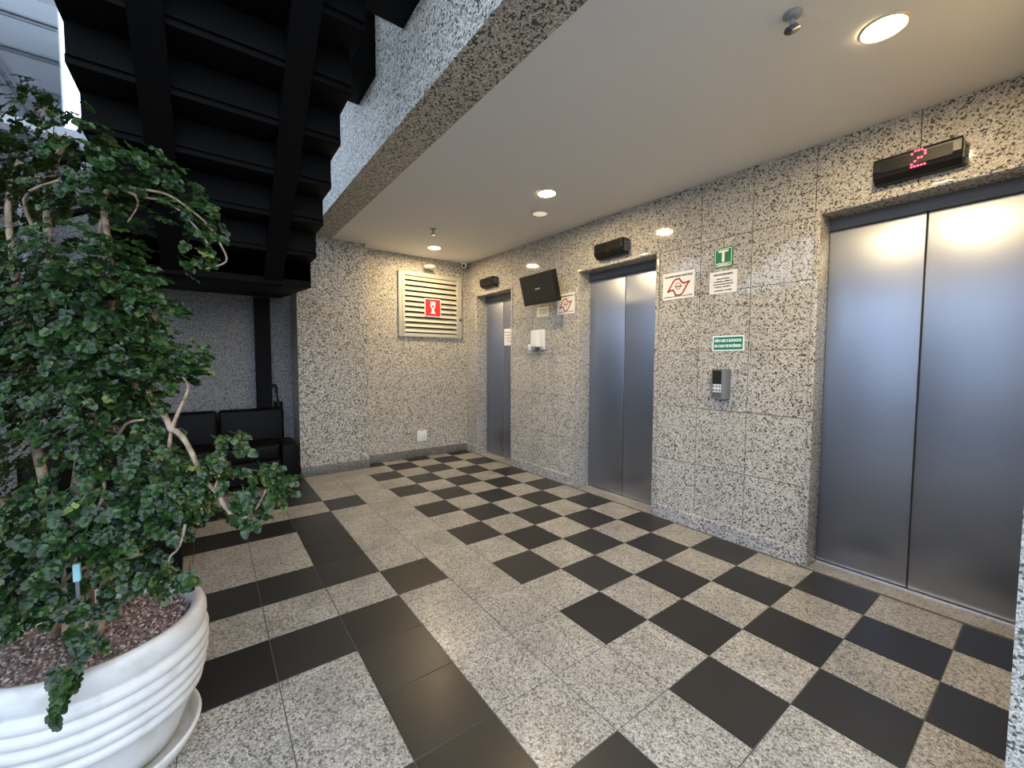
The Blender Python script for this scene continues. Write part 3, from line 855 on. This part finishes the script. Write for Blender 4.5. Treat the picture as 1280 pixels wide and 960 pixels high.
# foliage clumps: centre x, y, z, radius, and radius along the line of depth, leaf count
CLUMPS = [
 (-0.72,7.70,6.38,0.355,0.50), (-0.78,7.59,6.61,0.158,0.30), (-0.98,7.43,6.23,0.249,0.30), (-0.47,7.98,6.05,0.320,0.50), (-0.86,7.63,5.92,0.390,0.50),
 (-1.09,7.32,5.84,0.374,0.50), (-1.27,7.06,6.08,0.140,0.20), (-1.37,7.03,5.86,0.262,0.40), (-1.59,6.81,5.90,0.198,0.25), (-1.72,6.67,5.80,0.151,0.20),
 (-1.65,6.78,5.70,0.151,0.20), (-1.81,6.62,5.63,0.105,0.15), (-1.86,6.60,5.50,0.104,0.12), (-1.96,6.48,5.49,0.089,0.12), (-2.04,6.41,5.39,0.104,0.12),
 (-1.97,6.52,5.32,0.089,0.10), (-2.05,6.45,5.20,0.088,0.10), (-1.98,6.55,5.11,0.088,0.10), (-1.93,6.63,4.98,0.074,0.10), (-2.03,6.49,5.05,0.088,0.10),
 (-1.73,6.74,5.53,0.090,0.12), (-1.70,6.79,5.43,0.068,0.10), (-1.82,6.64,5.33,0.060,0.10), (-0.45,7.97,6.48,0.096,0.20), (-0.37,8.06,6.56,0.080,0.20),
 (-0.35,7.99,5.81,0.286,0.50), (-0.86,7.48,5.69,0.256,0.40), (-1.22,7.17,5.53,0.187,0.30), (-1.33,7.14,5.25,0.169,0.25), (-0.47,8.07,5.01,0.304,0.50),
 (-0.95,7.75,5.08,0.342,0.50), (-1.30,7.45,5.05,0.333,0.50), (-1.39,7.25,4.99,0.300,0.50), (-1.43,7.11,4.89,0.182,0.30), (-1.09,7.68,4.73,0.450,0.60),
 (-1.36,7.32,4.58,0.413,0.60), (-0.69,7.99,4.48,0.468,0.60), (-1.58,7.02,4.75,0.165,0.20), (-1.72,6.90,4.78,0.104,0.15), (-1.69,6.95,4.61,0.222,0.30),
 (-1.83,6.80,4.57,0.103,0.15), (-1.54,7.08,4.51,0.225,0.30), (-0.93,7.68,4.25,0.468,0.60), (-1.52,7.31,4.17,0.365,0.50), (-1.64,7.39,4.30,0.281,0.30),
 (-1.51,7.07,4.25,0.228,0.30), (-1.73,6.85,4.25,0.240,0.30), (-1.89,6.70,4.13,0.179,0.20), (-1.95,6.61,4.17,0.104,0.12), (-1.85,6.76,4.01,0.164,0.20),
 (-1.95,6.63,4.01,0.074,0.10), (-1.68,6.95,4.02,0.195,0.25), (-0.72,8.00,3.94,0.468,0.60), (-1.46,7.17,3.90,0.304,0.40), (-1.38,7.46,3.72,0.444,0.60),
 (-0.92,7.76,3.55,0.468,0.60), (-1.55,7.05,3.72,0.182,0.25), (-0.74,8.02,3.39,0.351,0.50), (-1.43,7.24,3.56,0.304,0.40), (-1.69,6.96,3.61,0.120,0.15),
 (-1.79,6.93,3.34,0.178,0.25), (-1.85,6.88,3.06,0.267,0.35), (-1.96,6.73,2.99,0.281,0.30), (-2.05,6.61,3.05,0.148,0.20), (-1.72,7.06,2.99,0.296,0.40),
 (-1.72,7.18,2.71,0.365,0.50), (-1.97,6.82,2.78,0.278,0.30), (-2.04,6.68,2.81,0.162,0.20), (-1.31,7.43,3.26,0.266,0.30), (-1.56,7.18,3.19,0.225,0.30),
 (-1.90,6.95,2.60,0.234,0.30), (-2.05,6.74,2.64,0.102,0.15), (-1.41,7.83,2.90,0.210,0.30), (-1.68,7.56,2.78,0.277,0.40), (-1.89,7.35,2.80,0.205,0.30),
 (-1.54,7.85,2.66,0.273,0.40), (-1.71,7.64,2.46,0.341,0.50), (-1.91,7.36,2.46,0.307,0.40), (-1.55,7.86,2.32,0.273,0.40), (-1.93,7.16,2.48,0.246,0.30),
 (-1.72,7.65,2.12,0.273,0.30), (-1.61,7.82,1.95,0.171,0.25), (-1.75,7.46,2.03,0.196,0.25), (-1.89,7.07,2.26,0.180,0.20), (-1.50,7.95,2.05,0.136,0.20),
 (-1.99,6.98,2.15,0.072,0.10), (-1.93,7.06,2.10,0.065,0.10), (-2.04,6.92,2.05,0.057,0.06), (-2.11,6.82,2.07,0.050,0.05), (-2.16,6.71,2.21,0.058,0.06),
 (-2.07,6.83,2.24,0.065,0.06), (-2.02,6.90,2.18,0.058,0.06), (-2.12,6.77,2.14,0.043,0.05), (-1.80,7.41,1.82,0.098,0.12), (-1.99,7.40,1.71,0.134,0.12),
 (-2.10,7.43,1.63,0.131,0.10), (-2.15,7.49,1.55,0.083,0.08), (-2.16,7.54,1.45,0.057,0.06), (-2.18,7.56,1.40,0.050,0.05), (-2.21,7.42,1.53,0.051,0.06),
 (-2.14,6.47,3.31,0.104,0.10), (-2.23,6.38,3.34,0.111,0.10), (-2.29,6.29,3.35,0.081,0.10), (-2.16,6.45,3.22,0.089,0.10), (-2.12,6.51,3.11,0.089,0.10),
 (-2.18,6.43,3.06,0.074,0.10), (-2.25,6.34,3.08,0.052,0.06), (-2.48,6.11,3.15,0.073,0.08), (-2.45,6.16,3.06,0.102,0.10), (-2.41,6.22,2.97,0.102,0.10),
 (-2.50,6.08,3.04,0.088,0.10), (-2.32,6.29,2.85,0.133,0.12), (-2.44,6.17,2.85,0.103,0.10), (-2.24,6.38,2.78,0.104,0.10), (-2.35,6.27,2.71,0.103,0.10),
 (-2.53,6.05,2.98,0.073,0.08), (-2.59,5.98,3.01,0.066,0.06), (-2.60,5.98,2.91,0.066,0.06), (-2.29,6.36,2.66,0.088,0.10), (-2.40,6.21,2.64,0.066,0.08),
 (-2.56,6.03,2.92,0.058,0.06), (0.12,8.47,5.76,0.503,0.70), (0.13,8.56,4.84,0.587,0.70), (0.13,8.66,3.84,0.587,0.70), (-0.12,8.57,2.86,0.491,0.60),
 (-0.68,8.38,2.19,0.380,0.50),
]
# ================================================================== potted tree
PC = (-1.1, 7.5)
pot = thing('plant_pot', 'large white ribbed round pot holding the leafy tree', 'pot', (PC[0], PC[1], 0))
prof = [(.0, .10), (.60, .10), (.645, .13), (.70, .28), (.765, .44), (.81, .55)]
def rib(z, r):
    return [(r - .014, z - .058), (r + .012, z - .035), (r + .020, z), (r + .012, z + .035), (r - .014, z + .056)]
for z, r in ((.64, .846), (.765, .876), (.89, .898), (1.015, .908), (1.135, .910)):
    prof += rib(z, r)
prof += [(.885, 1.215), (.902, 1.24), (.915, 1.30), (.912, 1.38), (.890, 1.43), (.85, 1.455), (.80, 1.44), (.775, 1.38), (.765, 1.22), (.0, 1.22)]
lathe('body', (PC[0], PC[1], 0), prof, M['pot'], pot, 96)
lathe('saucer', (PC[0], PC[1], 0), [(.0, 0), (.70, 0), (.785, .05), (.835, .17), (.83, .195), (.80, .19), (.755, .10), (.0, .095)], M['pot'], pot, 96)

# gravel
V, F = [], []
for k in range(3000):
    a = random.uniform(0, 2 * math.pi); r = .762 * math.sqrt(random.random())
    p = Vector((PC[0] + r * math.cos(a), PC[1] + r * math.sin(a), 1.315 + random.uniform(-.02, .03)))
    s = random.uniform(.012, .024)
    R = Matrix.Rotation(random.uniform(0, 6.28), 3, Vector((random.random() - .5, random.random() - .5, random.random() - .5)).normalized())
    q = len(V)
    V += [p + R @ (Vector(d) * s * f) for d, f in (((1, 0, 0), 1.2), ((-1, 0, 0), 1.1), ((0, 1, 0), .9), ((0, -1, 0), 1), ((0, 0, 1), .7), ((0, 0, -1), .7))]
    F += [tuple(i + q for i in f) for f in ((0, 2, 4), (2, 1, 4), (1, 3, 4), (3, 0, 4), (2, 0, 5), (1, 2, 5), (3, 1, 5), (0, 3, 5))]
k = len(V)
NB = 40
V += [Vector((PC[0], PC[1], 1.305))] + [Vector((PC[0] + .764 * math.cos(2 * math.pi * i / NB), PC[1] + .764 * math.sin(2 * math.pi * i / NB), 1.30)) for i in range(NB)]
F += [(k, k + 1 + i, k + 1 + (i + 1) % NB) for i in range(NB)]
gr = tag(mesh('gravel', V, F, M['gravel']), 'brown gravel filling the white ribbed pot', 'gravel')
gr['kind'] = 'stuff'

tree = thing('potted_tree', 'bushy green tree with small lobed leaves growing in the white pot', 'plant', (PC[0], PC[1], 1.31))
for i, (r0, r1, pts) in enumerate(BRANCHES):
    tube('trunk' if r0 >= .05 else 'branch', pts, r0, r1, M['bark'], tree, 8 if r0 > .03 else 6)

def leaf_shape(rng):
    """one compound leaf: a stalk with five cupped, lobed leaflets; lies along +y, faces +z"""
    V, F = [], []
    def leaflet(p, ang, s):
        k = len(V)
        ca, sa = math.cos(ang), math.sin(ang)
        out = [(0, 0, 0), (-.52, .18, .10), (-.86, .55, .20), (-.84, .95, .20), (-.60, 1.08, .10), (-.46, 1.42, .10), (0, 1.58, -.04), (.46, 1.42, .10), (.60, 1.08, .10), (.84, .95, .20), (.86, .55, .20), (.52, .18, .10)]
        tw = rng.uniform(-.35, .35)
        for x, y, z in [(0, .85, -.04)] + out:
            z = z + x * tw - .10 * y * y
            x, y, z = x * s, y * s, z * s
            V.append((p[0] + x * ca + y * sa, p[1] - x * sa + y * ca, p[2] + z))
        for i in range(12):
            F.append((k, k + 1 + i, k + 1 + (i + 1) % 12))
    s = .038
    leaflet((0, .130, 0), rng.uniform(-.2, .2), s * 1.15)
    for y, a in ((.045, 1.05), (.10, .75)):
        for sg in (-1, 1):
            leaflet((0, y, 0), sg * (a + rng.uniform(-.2, .2)), s * rng.uniform(.85, 1.1))
    k = len(V)
    V += [(-.005, -.05, 0), (.005, -.05, 0), (.004, .17, 0), (-.004, .17, 0)]
    F.append((k, k + 1, k + 2, k + 3))
    return V, F
rng = random.Random(3)
SHAPES = [leaf_shape(rng) for _ in range(6)]
LM = []
for V, F in SHAPES:
    pair = []
    for mt in ('leaf', 'young_leaf'):
        me = bpy.data.meshes.new('leaf')
        me.from_pydata([(a * S, b * S, c * S) for a, b, c in V], [], F)
        me.materials.append(M[mt])
        for p in me.polygons:
            p.use_smooth = False
        pair.append(me)
    LM.append(pair)
DEP = Vector((.80, -.59, 0)).normalized()
LAT = Vector((-DEP.y, DEP.x, 0))
leaves = []
TAG = Vector((-1.79, 7.458, 2.26))
TAGV = (Vector((-6.8, 6.49, 4.09)) - TAG).normalized()
axis_c = Vector((PC[0], PC[1], 0))
for (x, y, z, R, ds) in CLUMPS:
    n = int((8.0 if R > .16 else 3.6) * (R / .15) ** 2 * (1.0 + ds * 1.3)) + 3
    for _ in range(n):
        while True:
            a, b, d = rng.uniform(-1, 1), rng.uniform(-1, 1), rng.uniform(-1, 1)
            if a * a + b * b + d * d < 1:
                break
        p = Vector((x, y, z)) + LAT * a * R + Vector((0, 0, b * R)) + DEP * d * ds
        if min((p - TAG - TAGV * (k * .1)).length for k in range(8)) < .17:
            continue
        h = math.hypot(p.x - PC[0], p.y - PC[1])
        if h < .90 and p.z < 1.40:
            p.z = 1.40 + rng.random() * .08
        outw = Vector((p.x - PC[0], p.y - PC[1], 0))
        outw = outw.normalized() if outw.length > .05 else -DEP
        nrm = (Vector((0, 0, 1.0)) + outw * .55 - DEP * .55 + Vector((rng.uniform(-.7, .7), rng.uniform(-.7, .7), rng.uniform(-.4, .4)))).normalized()
        yd = (outw + Vector((rng.uniform(-.9, .9), rng.uniform(-.9, .9), -.35)))
        yd = (yd - nrm * yd.dot(nrm)).normalized()
        xd = yd.cross(nrm)
        sc = rng.uniform(.62, 1.0)
        leaves.append((p, Matrix((xd, yd, nrm)).transposed(), sc, rng.randrange(6), rng.random() < .035))
# those nearest the viewer are leaves of their own, the rest one mass
leaves.sort(key=lambda e: (e[0] - CAM).length + rng.uniform(0, .9))
for p, Rm, sc, k, young in leaves[:300]:
    o = bpy.data.objects.new('leaf', LM[k][1 if young else 0])
    COL.objects.link(o)
    o.parent = tree
    m4 = (Rm * sc).to_4x4(); m4.translation = (p - ORG[tree.name]) * S
    o.matrix_local = m4
V, F = [], []
for p, Rm, sc, k, young in leaves[300:]:
    q = len(V)
    V += [p + Rm @ (Vector(v) * sc) for v in SHAPES[k][0]]
    F += [tuple(i + q for i in f) for f in SHAPES[k][1]]
o = link('foliage', bpy.data.meshes.new('foliage'), None, tree)
o.data.from_pydata([tuple((v - ORG[tree.name]) * S) for v in V], [], F)
o.data.materials.append(M['leaf'])
o['kind'] = 'stuff'
print('leaves', len(leaves))

t = thing('plant_tag', 'pale cyan plastic tag on a thin stake among the lower leaves', 'tag', (TAG.x, TAG.y, 1.31))
box('stake', TAG.x - .012, TAG.x + .012, TAG.y - .012, TAG.y + .012, 1.29, TAG.z - .07, M['midgrey'], t)
box('label_strip', TAG.x - .025, TAG.x + .025, TAG.y - .025, TAG.y + .025, TAG.z - .08, TAG.z + .08, M['cyan'], t, .012)
